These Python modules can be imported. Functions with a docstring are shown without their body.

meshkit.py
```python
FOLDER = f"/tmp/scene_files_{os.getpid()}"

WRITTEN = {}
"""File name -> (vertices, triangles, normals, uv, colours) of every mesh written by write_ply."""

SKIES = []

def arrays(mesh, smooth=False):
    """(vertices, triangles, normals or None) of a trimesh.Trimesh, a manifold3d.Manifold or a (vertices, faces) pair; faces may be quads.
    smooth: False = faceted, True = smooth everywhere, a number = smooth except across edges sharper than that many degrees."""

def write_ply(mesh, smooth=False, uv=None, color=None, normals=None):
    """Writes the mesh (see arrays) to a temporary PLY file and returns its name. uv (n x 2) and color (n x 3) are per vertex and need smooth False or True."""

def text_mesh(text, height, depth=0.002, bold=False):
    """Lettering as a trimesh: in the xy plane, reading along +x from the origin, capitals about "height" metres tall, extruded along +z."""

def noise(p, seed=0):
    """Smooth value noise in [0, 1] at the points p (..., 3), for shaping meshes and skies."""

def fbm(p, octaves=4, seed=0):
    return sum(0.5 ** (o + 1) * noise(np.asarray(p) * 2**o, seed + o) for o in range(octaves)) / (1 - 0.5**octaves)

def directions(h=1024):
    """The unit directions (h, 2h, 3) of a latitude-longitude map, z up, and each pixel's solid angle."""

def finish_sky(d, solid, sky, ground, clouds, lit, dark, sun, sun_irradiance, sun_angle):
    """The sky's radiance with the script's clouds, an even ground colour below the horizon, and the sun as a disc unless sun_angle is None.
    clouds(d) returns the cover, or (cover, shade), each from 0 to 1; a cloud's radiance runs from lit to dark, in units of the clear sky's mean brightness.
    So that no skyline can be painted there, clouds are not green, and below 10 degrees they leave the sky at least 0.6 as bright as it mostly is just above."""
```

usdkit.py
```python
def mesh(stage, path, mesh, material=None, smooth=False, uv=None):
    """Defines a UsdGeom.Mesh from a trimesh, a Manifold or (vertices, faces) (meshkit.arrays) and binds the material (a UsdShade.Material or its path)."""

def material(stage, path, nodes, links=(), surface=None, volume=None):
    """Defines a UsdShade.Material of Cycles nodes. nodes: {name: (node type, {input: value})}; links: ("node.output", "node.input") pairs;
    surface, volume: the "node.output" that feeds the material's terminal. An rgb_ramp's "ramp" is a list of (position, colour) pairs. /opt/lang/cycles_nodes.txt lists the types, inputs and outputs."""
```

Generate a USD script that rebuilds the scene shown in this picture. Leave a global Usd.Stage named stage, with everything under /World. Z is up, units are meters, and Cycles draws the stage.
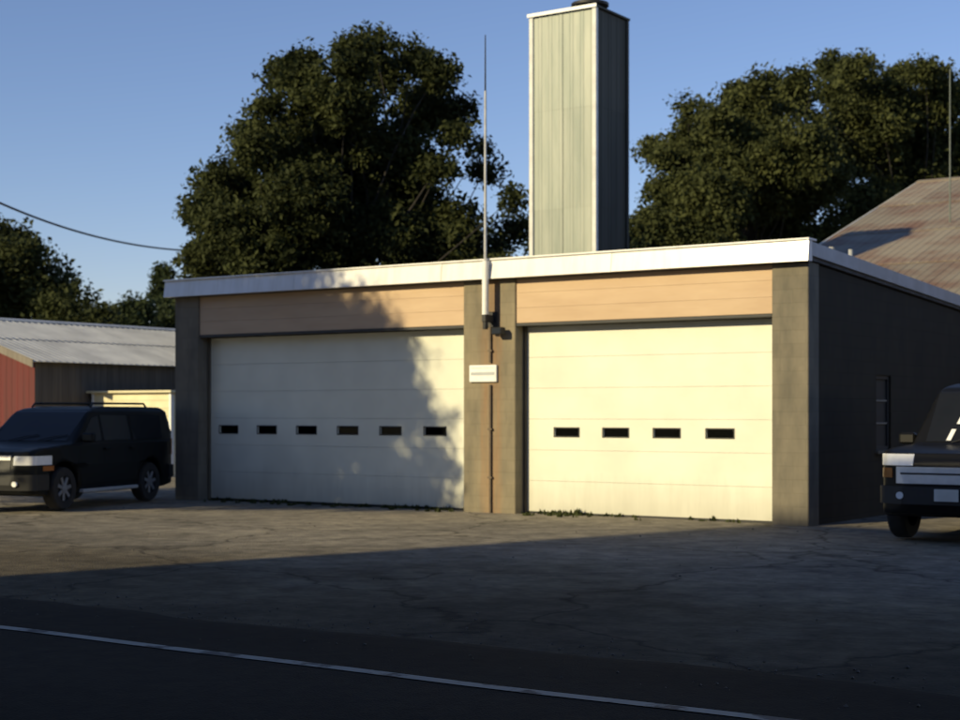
import math
import numpy as np, trimesh, usdkit, meshkit
import manifold3d as m3
from manifold3d import Manifold, CrossSection
from pxr import Usd, UsdGeom, UsdLux, UsdShade, Gf, Sdf

stage = Usd.Stage.CreateInMemory()
UsdGeom.SetStageUpAxis(stage, 'Z')
UsdGeom.SetStageMetersPerUnit(stage, 1.0)
UsdGeom.Xform.Define(stage, '/World')
rng = np.random.default_rng(7)
L = '/World/Looks/'

# ------------------------------------------------------------------ camera
CAM = np.array([20.6, -21.4, 1.6])
YAW = math.radians(33.8)
FPX, CX, HY = 1545.0, 480.0, 412.0            # lens in pixels of a 960 wide picture, horizon row
cam = UsdGeom.Camera.Define(stage, '/World/Camera')
cam.CreateHorizontalApertureAttr(36.0)
cam.CreateVerticalApertureAttr(27.0)
cam.CreateFocalLengthAttr(36.0 * FPX / 960)
cam.CreateVerticalApertureOffsetAttr(36.0 * (HY - 360) / 960)
cam.CreateFStopAttr(3.8)
cam.CreateFocusDistanceAttr(8.0)
cam.CreateExposureAttr(0.15)
fw = np.array([-math.sin(YAW), math.cos(YAW), 0]); rt = np.array([math.cos(YAW), math.sin(YAW), 0])
cm = Gf.Matrix4d(*rt, 0, 0, 0, 1, 0, *(-fw), 0, *CAM, 1)
cam.AddTransformOp().Set(cm)

# ------------------------------------------------------------------ sky and sun
SUN_AZ, SUN_EL = math.radians(18.4), math.radians(21.0)
S = np.array([-math.sin(SUN_AZ) * math.cos(SUN_EL), -math.cos(SUN_AZ) * math.cos(SUN_EL), math.sin(SUN_EL)])
sky_mat = usdkit.material(stage, L + 'sky', {
    'sky': ('sky_texture', {'sky_type': 'single_scattering', 'sun_disc': False, 'sun_elevation': SUN_EL,
                            'sun_rotation': math.atan2(S[0], S[1]), 'air_density': 1.05, 'aerosol_density': 0.0, 'ozone_density': 5.0}),
    'tint': ('mix_color', {'blend_type': 'multiply', 'fac': 1.0, 'b': (1.20, 0.98, 1.01), 'use_clamp': False}),
    'bg': ('background_shader', {'strength': 0.11})}, [('sky.color', 'tint.a'), ('tint.result', 'bg.color')], surface='bg.background')
dome = UsdLux.DomeLight.Define(stage, '/World/sky')
UsdShade.MaterialBindingAPI.Apply(dome.GetPrim()).Bind(sky_mat)
sun = UsdLux.DistantLight.Define(stage, '/World/sun')
sun.CreateIntensityAttr(1.25); sun.CreateAngleAttr(0.8); sun.CreateNormalizeAttr(True)
sun.CreateColorAttr(Gf.Vec3f(1.0, 0.84, 0.50))
zx = np.cross([0, 0, 1.0], S); zx /= np.linalg.norm(zx); zy = np.cross(S, zx)
sun.AddTransformOp().Set(Gf.Matrix4d(*zx, 0, *zy, 0, *S, 0, 0, 0, 30, 1))


def at(px, py, Z):
    """the place that a point seen in this direction has at depth Z (used for far trees and cables)"""
    return CAM + fw * Z + rt * ((px - CX) / FPX * Z) + np.array([0, 0, (HY - py) / FPX * Z])


# ------------------------------------------------------------------ helpers
used = {}


def numbered(path):
    n = used.get(path, 0); used[path] = n + 1
    return path if n == 0 else f'{path}_{n:03d}'


def tag(o, label=None, cat=None, group=None, kind=None):
    for k, v in (('label', label), ('category', cat), ('group', group), ('kind', kind)):
        if v: o.SetCustomDataByKey(k, v)
    return o


def thing(name, label, cat, loc=(0, 0, 0), rotz=0.0, group=None):
    x = UsdGeom.Xform.Define(stage, numbered('/World/' + name))
    x.AddTranslateOp().Set(Gf.Vec3d(*map(float, loc)))
    if rotz: x.AddRotateZOp().Set(float(rotz))
    return tag(x.GetPrim(), label, cat, group)


def obj(name, mesh, mat, parent=None, smooth=False, label=None, rel=None):
    """one Mesh prim; rel: origin that is taken off the points (parent's place)"""
    v, f, n = meshkit.arrays(mesh, smooth)
    base = '/World' if parent is None else str(parent.GetPath())
    if rel is not None: v = v - np.asarray(rel, float)
    m = UsdGeom.Mesh.Define(stage, numbered(f'{base}/{name}'))
    from pxr import Vt
    m.CreatePointsAttr(Vt.Vec3fArray.FromNumpy(v.astype(np.float32)))
    m.CreateFaceVertexCountsAttr(Vt.IntArray.FromNumpy(np.full(len(f), 3, np.int32)))
    m.CreateFaceVertexIndicesAttr(Vt.IntArray.FromNumpy(f.astype(np.int32).ravel()))
    m.CreateSubdivisionSchemeAttr('none')
    if n is not None:
        m.CreateNormalsAttr(Vt.Vec3fArray.FromNumpy(n.astype(np.float32))); m.SetNormalsInterpolation('vertex')
    UsdShade.MaterialBindingAPI.Apply(m.GetPrim()).Bind(mat)
    p = m.GetPrim()
    if label: p.SetCustomDataByKey('label', label)
    return p


def struct(name, mesh, mat, smooth=False):
    return tag(obj(name, mesh, mat, None, smooth), kind='structure')


def mb(*a):
    b = box(*a); return Manifold(m3.Mesh(np.asarray(b.vertices, np.float32), np.asarray(b.faces, np.uint32)))


def cat(ms):
    vs, fs, n = [], [], 0
    for m in ms:
        v, f, _ = meshkit.arrays(m); vs.append(v); fs.append(f + n); n += len(v)
    return np.vstack(vs), np.vstack(fs)


def box(x0, x1, y0, y1, z0, z1, c=0.0):
    """box between the bounds, edges chamfered by c"""
    if c <= 0:
        return trimesh.creation.box(bounds=[[x0, y0, z0], [x1, y1, z1]])
    pts = []
    for i, x in enumerate((x0, x1)):
        for j, y in enumerate((y0, y1)):
            for k, z in enumerate((z0, z1)):
                sx, sy, sz = 1 - 2 * i, 1 - 2 * j, 1 - 2 * k
                pts += [(x + sx * c, y + sy * c, z), (x + sx * c, y, z + sz * c), (x, y + sy * c, z + sz * c)]
    return Manifold.hull_points(np.array(pts, float))


def prism(poly, a, b, axis):
    """polygon extruded from a to b along an axis. axis x: poly=(y,z); y: poly=(x,z); z: poly=(x,y)"""
    m = CrossSection([np.array(poly, float)], m3.FillRule.NonZero).extrude(b - a)
    v = m.to_mesh()
    P, F = np.array(v.vert_properties[:, :3]), np.array(v.tri_verts)
    u, w, t = P[:, 0], P[:, 1], P[:, 2] + a
    Q = {'x': np.stack([t, u, w], 1), 'y': np.stack([u, t, w], 1), 'z': np.stack([u, w, t], 1)}[axis]
    if axis == 'y': F = F[:, ::-1]
    return Q, F


def mani(vf):
    return Manifold(m3.Mesh(np.asarray(vf[0], np.float32), np.asarray(vf[1], np.uint32)))


def tube(pts, radii, sides=8, cap=True):
    p = np.asarray(pts, float); r = np.broadcast_to(radii, (len(p),))
    t = np.gradient(p, axis=0); t /= np.linalg.norm(t, axis=1, keepdims=True) + 1e-12
    ref = np.array([0, 0, 1.0]) if abs(t[:, 2]).mean() < 0.8 else np.array([1.0, 0, 0])
    a = np.cross(t, ref); a /= np.linalg.norm(a, axis=1, keepdims=True) + 1e-12
    b = np.cross(t, a); g = np.arange(sides) * 2 * np.pi / sides
    v = (p[:, None] + r[:, None, None] * (np.cos(g)[None, :, None] * a[:, None] + np.sin(g)[None, :, None] * b[:, None])).reshape(-1, 3)
    f = []
    for i in range(len(p) - 1):
        for j in range(sides):
            k = (j + 1) % sides
            f += [(i * sides + j, i * sides + k, (i + 1) * sides + k), (i * sides + j, (i + 1) * sides + k, (i + 1) * sides + j)]
    if cap:
        n = len(v); v = np.vstack([v, p[0], p[-1]])
        for j in range(sides):
            k = (j + 1) % sides
            f += [(n, k, j), (n + 1, (len(p) - 1) * sides + j, (len(p) - 1) * sides + k)]
    return v, np.array(f)[:, ::-1]


def revolve_y(profile, n=32):
    """profile (radius, y) turned about the y axis"""
    m = trimesh.creation.revolve(np.array(profile, float), sections=n)
    v = m.vertices[:, [0, 2, 1]]
    return v, m.faces[:, ::-1]


# ------------------------------------------------------------------ materials
def mat(name, c1, c2=None, rough=0.6, metallic=0.0, scale=3.0, detail=6, lo=0.35, hi=0.65, bump=0.0, bscale=40.0, stretch=(1, 1, 1), spec=0.5, vary=0.0, coat=0.0):
    """noise between two real colours, fine bump, optional variation from piece to piece"""
    c2 = c2 if c2 is not None else tuple(0.8 * x for x in c1)
    n = {'g': ('geometry', {}), 'mp': ('mapping', {'scale': stretch}),
         'n': ('noise_texture', {'scale': scale, 'detail': detail, 'roughness': 0.62}),
         'r': ('rgb_ramp', {'ramp': [(lo, c1), (hi, c2)]}),
         'p': ('principled_bsdf', {'roughness': rough, 'metallic': metallic, 'specular_ior_level': spec, 'coat_weight': coat})}
    l = [('g.position', 'mp.vector'), ('mp.vector', 'n.vector'), ('n.fac', 'r.fac')]
    last = 'r.color'
    if vary:
        n['oi'] = ('object_info', {})
        n['mr'] = ('map_range', {'from_min': 0.0, 'from_max': 1.0, 'to_min': 1 - vary, 'to_max': 1 + vary})
        n['hv'] = ('hsv', {'hue': 0.5, 'saturation': 1.0, 'value': 1.0, 'fac': 1.0})
        l += [('oi.random', 'mr.value'), ('mr.result', 'hv.value'), (last, 'hv.color')]
        last = 'hv.color'
    l.append((last, 'p.base_color'))
    if bump:
        n['bn'] = ('noise_texture', {'scale': bscale, 'detail': 4})
        n['b'] = ('bump', {'strength': bump, 'distance': 0.01})
        l += [('g.position', 'bn.vector'), ('bn.fac', 'b.height'), ('b.normal', 'p.normal')]
    return usdkit.material(stage, L + name, n, l, surface='p.BSDF')


def block_mat(name, c1, c2, mortar, axis, rust=0.0):
    """painted concrete block: faint courses 0.2 x 0.4 m, stains running down"""
    n = {'g': ('geometry', {}), 's': ('separate_xyz', {}), 'c': ('combine_xyz', {}),
         'br': ('brick_texture', {'color1': (0.92, 0.92, 0.92), 'color2': (1, 1, 1), 'mortar': mortar, 'scale': 1.0, 'mortar_size': 0.008,
                                  'mortar_smooth': 0.3, 'brick_width': 0.4, 'row_height': 0.2}),
         'mp': ('mapping', {'scale': (1, 1, 0.35)}),
         'n': ('noise_texture', {'scale': 2.2, 'detail': 7, 'roughness': 0.65}), 'r': ('rgb_ramp', {'ramp': [(0.3, c1), (0.7, c2)]}),
         'mx': ('mix_color', {'blend_type': 'multiply', 'fac': 1.0}),
         'n2': ('noise_texture', {'scale': 60, 'detail': 4}), 'ad': ('math', {'math_type': 'multiply_add', 'value2': 0.25}),
         'inv': ('math', {'math_type': 'subtract', 'value1': 1.0}),
         'b': ('bump', {'strength': 0.35, 'distance': 0.008}),
         'p': ('principled_bsdf', {'roughness': 0.9, 'specular_ior_level': 0.2})}
    l = [('g.position', 's.vector'), ('s.' + axis, 'c.x'), ('s.z', 'c.y'), ('c.vector', 'br.vector'), ('g.position', 'mp.vector'), ('mp.vector', 'n.vector'),
         ('n.fac', 'r.fac'), ('r.color', 'mx.a'), ('br.color', 'mx.b'), ('mx.result', 'p.base_color'), ('g.position', 'n2.vector'),
         ('br.fac', 'inv.value2'), ('n2.fac', 'ad.value1'), ('inv.value', 'ad.value3'), ('ad.value', 'b.height'), ('b.normal', 'p.normal')]
    if rust:                                                     # rust that has run down from the antenna bracket and the pipe
        n |= {'dx': ('math', {'math_type': 'subtract', 'value2': 6.5}), 'ab': ('math', {'math_type': 'absolute'}),
              'sm': ('mapping', {'scale': (7, 7, 0.5)}), 'ns': ('noise_texture', {'scale': 1.0, 'detail': 6, 'roughness': 0.65}),
              'su': ('math', {'math_type': 'multiply_add', 'value2': 0.9}), 'mr': ('map_range', {'from_min': 0.42, 'from_max': 0.72, 'to_min': rust, 'to_max': 0.0, 'clamp': True}),
              'rx': ('mix_color', {'b': (0.30, 0.135, 0.05)})}
        l.remove(('mx.result', 'p.base_color'))
        l += [('s.x', 'dx.value1'), ('dx.value', 'ab.value1'), ('g.position', 'sm.vector'), ('sm.vector', 'ns.vector'), ('ns.fac', 'su.value1'), ('ab.value', 'su.value3'), ('su.value', 'mr.value'), ('mr.result', 'rx.fac'),
              ('mx.result', 'rx.a'), ('rx.result', 'p.base_color')]
    return usdkit.material(stage, L + name, n, l, surface='p.BSDF')


def leaf_mat(name, c1, c2, trans=0.25):
    n = {'g': ('geometry', {}), 'r': ('rgb_ramp', {'ramp': [(0, c1), (1, c2)]}),
         'p': ('principled_bsdf', {'roughness': 0.7, 'specular_ior_level': 0.12}), 't': ('translucent_bsdf', {}),
         'm': ('mix_closure', {'fac': trans})}
    n |= {'nn': ('noise_texture', {'scale': 0.9, 'detail': 3}), 'nr': ('rgb_ramp', {'ramp': [(0.35, (0.55, 0.58, 0.55)), (0.62, (1.45, 1.38, 1.25))]}), 'mm': ('mix_color', {'blend_type': 'multiply', 'fac': 1.0})}
    l = [('g.random_per_island', 'r.fac'), ('g.position', 'nn.vector'), ('nn.fac', 'nr.fac'), ('r.color', 'mm.a'), ('nr.color', 'mm.b'), ('mm.result', 'p.base_color'), ('mm.result', 't.color'), ('p.BSDF', 'm.closure1'), ('t.BSDF', 'm.closure2')]
    return usdkit.material(stage, L + name, n, l, surface='m.closure')


def pane_mat(name, tint, ior=1.5):
    n = {'f': ('fresnel', {'IOR': ior}), 't': ('transparent_bsdf', {'color': tint}), 'gl': ('glossy_bsdf', {'color': (0.9, 0.9, 0.9), 'roughness': 0.03}), 'm': ('mix_closure', {})}
    return usdkit.material(stage, L + name, n, [('f.fac', 'm.fac'), ('t.BSDF', 'm.closure1'), ('gl.BSDF', 'm.closure2')], surface='m.closure')


door_mat = usdkit.material(stage, L + 'door_paint', {
    'g': ('geometry', {}), 's': ('separate_xyz', {}), 'n': ('noise_texture', {'scale': 1.3, 'detail': 6}), 'r': ('rgb_ramp', {'ramp': [(0.35, (0.67, 0.67, 0.56)), (0.65, (0.60, 0.60, 0.50))]}),
    'mp': ('mapping', {'scale': (5, 1, 0.6)}), 'n2': ('noise_texture', {'scale': 1.0, 'detail': 7, 'roughness': 0.7}),
    'ma': ('math', {'math_type': 'multiply_add', 'value2': 0.75}), 'mr': ('map_range', {'from_min': 0.35, 'from_max': 0.95, 'to_min': 0.42, 'to_max': 0.0, 'clamp': True}),
    'mx': ('mix_color', {'b': (0.26, 0.235, 0.18)}), 'n3': ('noise_texture', {'scale': 1.7, 'detail': 2}), 'b': ('bump', {'strength': 0.25, 'distance': 0.03}),
    'p': ('principled_bsdf', {'roughness': 0.45})},
    [('g.position', 's.vector'), ('g.position', 'n.vector'), ('n.fac', 'r.fac'), ('g.position', 'mp.vector'), ('mp.vector', 'n2.vector'), ('n2.fac', 'ma.value1'), ('s.z', 'ma.value3'),
     ('ma.value', 'mr.value'), ('mr.result', 'mx.fac'), ('r.color', 'mx.a'), ('mx.result', 'p.base_color'), ('g.position', 'n3.vector'), ('n3.fac', 'b.height'), ('b.normal', 'p.normal')], surface='p.BSDF')
M = dict(
    door=door_mat,
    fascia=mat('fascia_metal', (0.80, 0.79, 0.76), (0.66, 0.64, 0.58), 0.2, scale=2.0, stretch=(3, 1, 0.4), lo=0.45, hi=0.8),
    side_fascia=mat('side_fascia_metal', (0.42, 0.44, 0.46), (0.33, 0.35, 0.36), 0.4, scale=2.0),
    header=mat('header_board', (0.52, 0.38, 0.245), (0.46, 0.325, 0.205), 0.75, scale=1.2, stretch=(0.6, 1, 3), vary=0.015, bump=0.1),
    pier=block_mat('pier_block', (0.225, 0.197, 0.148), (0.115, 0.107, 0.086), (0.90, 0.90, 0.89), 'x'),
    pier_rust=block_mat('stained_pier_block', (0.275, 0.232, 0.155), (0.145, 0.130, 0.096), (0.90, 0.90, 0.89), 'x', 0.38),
    side_wall=block_mat('side_wall_block', (0.052, 0.041, 0.026), (0.032, 0.027, 0.018), (0.85, 0.85, 0.85), 'y'),  # block colour lowered so the wall's own shade is painted in
    roof_felt=mat('roof_felt', (0.12, 0.115, 0.11), (0.07, 0.07, 0.07), 0.9),
    dark_trim=mat('dark_trim', (0.02, 0.02, 0.02), (0.03, 0.03, 0.03), 0.6),
    jamb=mat('jamb_wood', (0.14, 0.115, 0.075), (0.08, 0.07, 0.05), 0.8, scale=3, stretch=(1, 1, 0.3)),
    rust=mat('rusty_pipe', (0.14, 0.105, 0.07), (0.10, 0.075, 0.05), 0.8, scale=8),
    white=mat('white_enamel', (0.78, 0.78, 0.75), (0.68, 0.68, 0.66), 0.35, scale=6),
    mast_dark=mat('dull_mast_steel', (0.14, 0.16, 0.14), (0.10, 0.12, 0.10), 0.6, scale=9),
    mast=mat('mast_steel', (0.55, 0.55, 0.53), (0.42, 0.42, 0.40), 0.4, 0.4, scale=9),
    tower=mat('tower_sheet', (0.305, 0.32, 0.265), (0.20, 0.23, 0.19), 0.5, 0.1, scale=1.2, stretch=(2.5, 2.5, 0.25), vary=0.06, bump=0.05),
    tower_side=mat('tower_side_sheet', (0.046, 0.047, 0.037), (0.034, 0.036, 0.028), 0.7, 0.0, spec=0.2, scale=1.2, stretch=(2.5, 2.5, 0.25), vary=0.06),  # same sheet as the front, darkened to paint in the shade of these sides
    rusty_roof=mat('weathered_roof_sheet', (0.225, 0.195, 0.15), (0.155, 0.088, 0.06), 0.75, 0.0, scale=0.75, detail=10, lo=0.42, hi=0.66, vary=0.13, bump=0.08),
    galv=mat('galvanised_roof_sheet', (0.58, 0.58, 0.55), (0.44, 0.44, 0.42), 0.4, 0.35, scale=1.2, vary=0.07),
    red=mat('red_barn_board', (0.115, 0.016, 0.013), (0.085, 0.018, 0.015), 0.8, scale=1.5, stretch=(4, 4, 0.3), vary=0.12),
    darkboard=mat('dark_barn_board', (0.10, 0.085, 0.065), (0.06, 0.05, 0.04), 0.85, scale=1.5, stretch=(4, 4, 0.3), vary=0.12),
    greyboard=mat('grey_weathered_board', (0.24, 0.21, 0.17), (0.16, 0.14, 0.11), 0.85, scale=1.5, stretch=(4, 4, 0.3), vary=0.1),
    cream=mat('cream_siding', (0.70, 0.64, 0.42), (0.60, 0.54, 0.34), 0.6, scale=1.5, vary=0.04),
    trim=mat('pale_trim', (0.62, 0.62, 0.58), (0.5, 0.5, 0.46), 0.6, scale=3),
    bark=mat('bark', (0.032, 0.027, 0.021), (0.018, 0.016, 0.013), 0.95, scale=5, stretch=(3, 3, 0.5), bump=0.8, bscale=14),
    brick=mat('red_brick', (0.26, 0.11, 0.075), (0.17, 0.075, 0.055), 0.9, scale=4, bump=0.2),
    glass=pane_mat('window_pane', (0.30, 0.31, 0.31), 1.28),
    tint=mat('tinted_car_glass', (0.012, 0.013, 0.014), (0.010, 0.011, 0.012), 0.06, spec=0.35),
    black_car=mat('near_black_car_paint', (0.006, 0.007, 0.007), (0.005, 0.0055, 0.0055), 0.42, scale=1, spec=0.22),
    dark_car=mat('dark_car_paint', (0.006, 0.006, 0.006), (0.005, 0.005, 0.005), 0.42, scale=1, spec=0.22),
    chrome=mat('bright_chrome', (0.74, 0.71, 0.66), (0.62, 0.60, 0.55), 0.3, 0.15, scale=6),
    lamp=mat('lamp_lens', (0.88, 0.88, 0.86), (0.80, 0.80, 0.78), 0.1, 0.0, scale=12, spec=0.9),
    amber=mat('amber_lens', (0.38, 0.13, 0.02), (0.30, 0.10, 0.02), 0.2, scale=12),
    plastic=mat('black_plastic', (0.011, 0.011, 0.011), (0.015, 0.015, 0.015), 0.6, scale=12),
    tyre=mat('tyre_rubber', (0.016, 0.016, 0.016), (0.024, 0.023, 0.022), 0.85, scale=14),
    rim=mat('alloy_rim', (0.34, 0.34, 0.34), (0.26, 0.26, 0.26), 0.35, 0.6, scale=10),
    stone=mat('grit_stone', (0.115, 0.105, 0.085), (0.07, 0.062, 0.05), 0.9, scale=9),
    wire=mat('cable_black', (0.02, 0.02, 0.02), (0.03, 0.03, 0.03), 0.6),
    pole=mat('pole_wood', (0.12, 0.09, 0.06), (0.08, 0.06, 0.045), 0.9, scale=4, stretch=(3, 3, 0.3)),
    paintline=mat('road_line_paint', (0.27, 0.255, 0.21), (0.06, 0.053, 0.042), 0.7, scale=3.5, detail=10, lo=0.50, hi=0.57),
    weed=leaf_mat('weed_leaf', (0.05, 0.06, 0.025), (0.16, 0.14, 0.075)),
    leaf_dark=leaf_mat('dark_leaf', (0.038, 0.046, 0.017), (0.098, 0.104, 0.040)),
    leaf_mid=leaf_mat('mid_leaf', (0.055, 0.064, 0.024), (0.135, 0.136, 0.055)),
    leaf_far=leaf_mat('far_leaf', (0.035, 0.048, 0.022), (0.075, 0.085, 0.042)),
)

lot_mat = usdkit.material(stage, L + 'worn_lot', {
    'g': ('geometry', {}),
    'n1': ('noise_texture', {'scale': 0.22, 'detail': 6, 'roughness': 0.6}), 'r1': ('rgb_ramp', {'ramp': [(0.36, (0.70, 0.70, 0.70)), (0.66, (1.15, 1.12, 1.05))]}),
    'n2': ('noise_texture', {'scale': 2.6, 'detail': 9, 'roughness': 0.78}), 'r2': ('rgb_ramp', {'ramp': [(0.32, (0.50, 0.50, 0.50)), (0.5, (0.95, 0.95, 0.95)), (0.68, (1.5, 1.48, 1.42))]}),
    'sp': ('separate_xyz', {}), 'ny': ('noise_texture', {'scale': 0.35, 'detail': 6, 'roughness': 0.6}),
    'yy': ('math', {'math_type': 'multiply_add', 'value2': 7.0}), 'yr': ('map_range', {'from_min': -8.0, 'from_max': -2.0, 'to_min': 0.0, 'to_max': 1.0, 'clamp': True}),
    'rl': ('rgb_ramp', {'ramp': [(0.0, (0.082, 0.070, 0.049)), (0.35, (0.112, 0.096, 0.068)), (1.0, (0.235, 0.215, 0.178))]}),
    'mz': ('mix_color', {'blend_type': 'multiply', 'fac': 1.0, 'use_clamp': False}),
    'mx': ('mix_color', {'blend_type': 'multiply', 'fac': 1.0, 'use_clamp': False}),
    'nw': ('noise_texture', {'scale': 0.8, 'detail': 5}), 'vs': ('vector_math', {'math_type': 'multiply_add', 'vector2': (1.6, 1.6, 1.6)}),
    'vo': ('voronoi_texture', {'feature': 'distance_to_edge', 'scale': 0.23}), 'rc': ('rgb_ramp', {'ramp': [(0.0, (0.40, 0.40, 0.40)), (0.012, (1, 1, 1))]}),
    'mx2': ('mix_color', {'blend_type': 'multiply', 'fac': 0.9}),
    'v2': ('voronoi_texture', {'scale': 55}), 'b': ('bump', {'strength': 0.55, 'distance': 0.012}),
    'p': ('principled_bsdf', {'roughness': 0.95, 'specular_ior_level': 0.12})},
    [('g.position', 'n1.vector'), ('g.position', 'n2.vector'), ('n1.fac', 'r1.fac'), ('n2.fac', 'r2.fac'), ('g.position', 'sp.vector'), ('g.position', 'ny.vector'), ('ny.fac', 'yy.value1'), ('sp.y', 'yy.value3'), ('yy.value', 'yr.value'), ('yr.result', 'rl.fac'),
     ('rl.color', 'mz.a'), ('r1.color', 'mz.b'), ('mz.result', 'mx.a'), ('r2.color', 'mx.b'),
     ('g.position', 'nw.vector'), ('nw.color', 'vs.vector1'), ('g.position', 'vs.vector3'), ('vs.vector', 'vo.vector'), ('vo.distance', 'rc.fac'),
     ('mx.result', 'mx2.a'), ('rc.color', 'mx2.b'), ('mx2.result', 'p.base_color'), ('g.position', 'v2.vector'), ('v2.distance', 'b.height'), ('b.normal', 'p.normal')], surface='p.BSDF')
road_mat = usdkit.material(stage, L + 'road_asphalt', {
    'g': ('geometry', {}), 'mp': ('mapping', {'scale': (0.12, 0.6, 1)}),
    'n1': ('noise_texture', {'scale': 1.0, 'detail': 6}), 'r1': ('rgb_ramp', {'ramp': [(0.35, (0.016, 0.0132, 0.0085)), (0.68, (0.026, 0.0215, 0.0145))]}),
    'n2': ('noise_texture', {'scale': 5, 'detail': 8, 'roughness': 0.8}), 'r2': ('rgb_ramp', {'ramp': [(0.3, (0.55, 0.55, 0.55)), (0.7, (1.5, 1.5, 1.5))]}),
    'mx': ('mix_color', {'blend_type': 'multiply', 'fac': 1.0}),
    'v2': ('voronoi_texture', {'scale': 70}), 'b': ('bump', {'strength': 0.5, 'distance': 0.008}),
    'p': ('principled_bsdf', {'roughness': 0.9, 'specular_ior_level': 0.12})},
    [('g.position', 'mp.vector'), ('mp.vector', 'n1.vector'), ('g.position', 'n2.vector'), ('n1.fac', 'r1.fac'), ('n2.fac', 'r2.fac'), ('r1.color', 'mx.a'), ('r2.color', 'mx.b'),
     ('mx.result', 'p.base_color'), ('g.position', 'v2.vector'), ('v2.distance', 'b.height'), ('b.normal', 'p.normal')], surface='p.BSDF')
grass_mat = mat('rough_grass_ground', (0.055, 0.060, 0.028), (0.11, 0.095, 0.055), 0.95, scale=0.6, detail=9, bump=0.8, bscale=9)
walk_mat = mat('concrete_pavement', (0.30, 0.29, 0.26), (0.22, 0.21, 0.19), 0.9, scale=2, bump=0.1)

# ------------------------------------------------------------------ ground, lot, road
def sheet(xs, ys, z, wobble=0.0, seed=0):
    X, Y = np.meshgrid(xs, ys, indexing='ij')
    Zz = np.full(X.shape, float(z))
    if wobble:
        Zz = Zz + wobble * (meshkit.fbm(np.stack([X * 0.35, Y * 0.35, 0 * X], -1), 3, seed) - 0.5)
    v = np.stack([X, Y, Zz], -1).reshape(-1, 3); n = len(ys); f = []
    i, j = np.meshgrid(np.arange(len(xs) - 1), np.arange(n - 1), indexing='ij')
    q = np.stack([i * n + j, (i + 1) * n + j, (i + 1) * n + j + 1, i * n + j + 1], -1).reshape(-1, 4)
    return v, np.vstack([q[:, [0, 1, 2]], q[:, [0, 2, 3]]])


far = [-3000, -800, -300, -120, -60]
struct('ground', sheet(np.array(far + [0, 60, 120, 300, 800, 3000]), np.array(far + [-30, 0, 30, 60, 120, 300, 800, 3000]), -0.17), grass_mat)
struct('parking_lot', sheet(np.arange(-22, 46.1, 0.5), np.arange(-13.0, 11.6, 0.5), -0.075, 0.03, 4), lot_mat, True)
# road with a broken edge towards the lot
xs = np.arange(-160, 200.1, 0.4)
edge = -12.35 + 0.5 * (meshkit.fbm(np.stack([xs * 0.55, 0 * xs, 0 * xs], -1), 4, 9) - 0.5)
rows = [-21.2, -19, -17, -15.2, -13.9]
v, f = [], []
for i, x in enumerate(xs):
    for y in rows: v.append((x, y, -0.053 + 0.05 * min(1, abs(y + 21.2) / 4)))
    v.append((x, edge[i] - 0.25, -0.03)); v.append((x, edge[i], -0.057))
k = len(rows) + 2
for i in range(len(xs) - 1):
    for j in range(k - 1):
        a = i * k + j; f += [(a, a + k, a + k + 1), (a, a + k + 1, a + 1)]
struct('road', (np.array(v), np.array(f)), road_mat, True)
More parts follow.
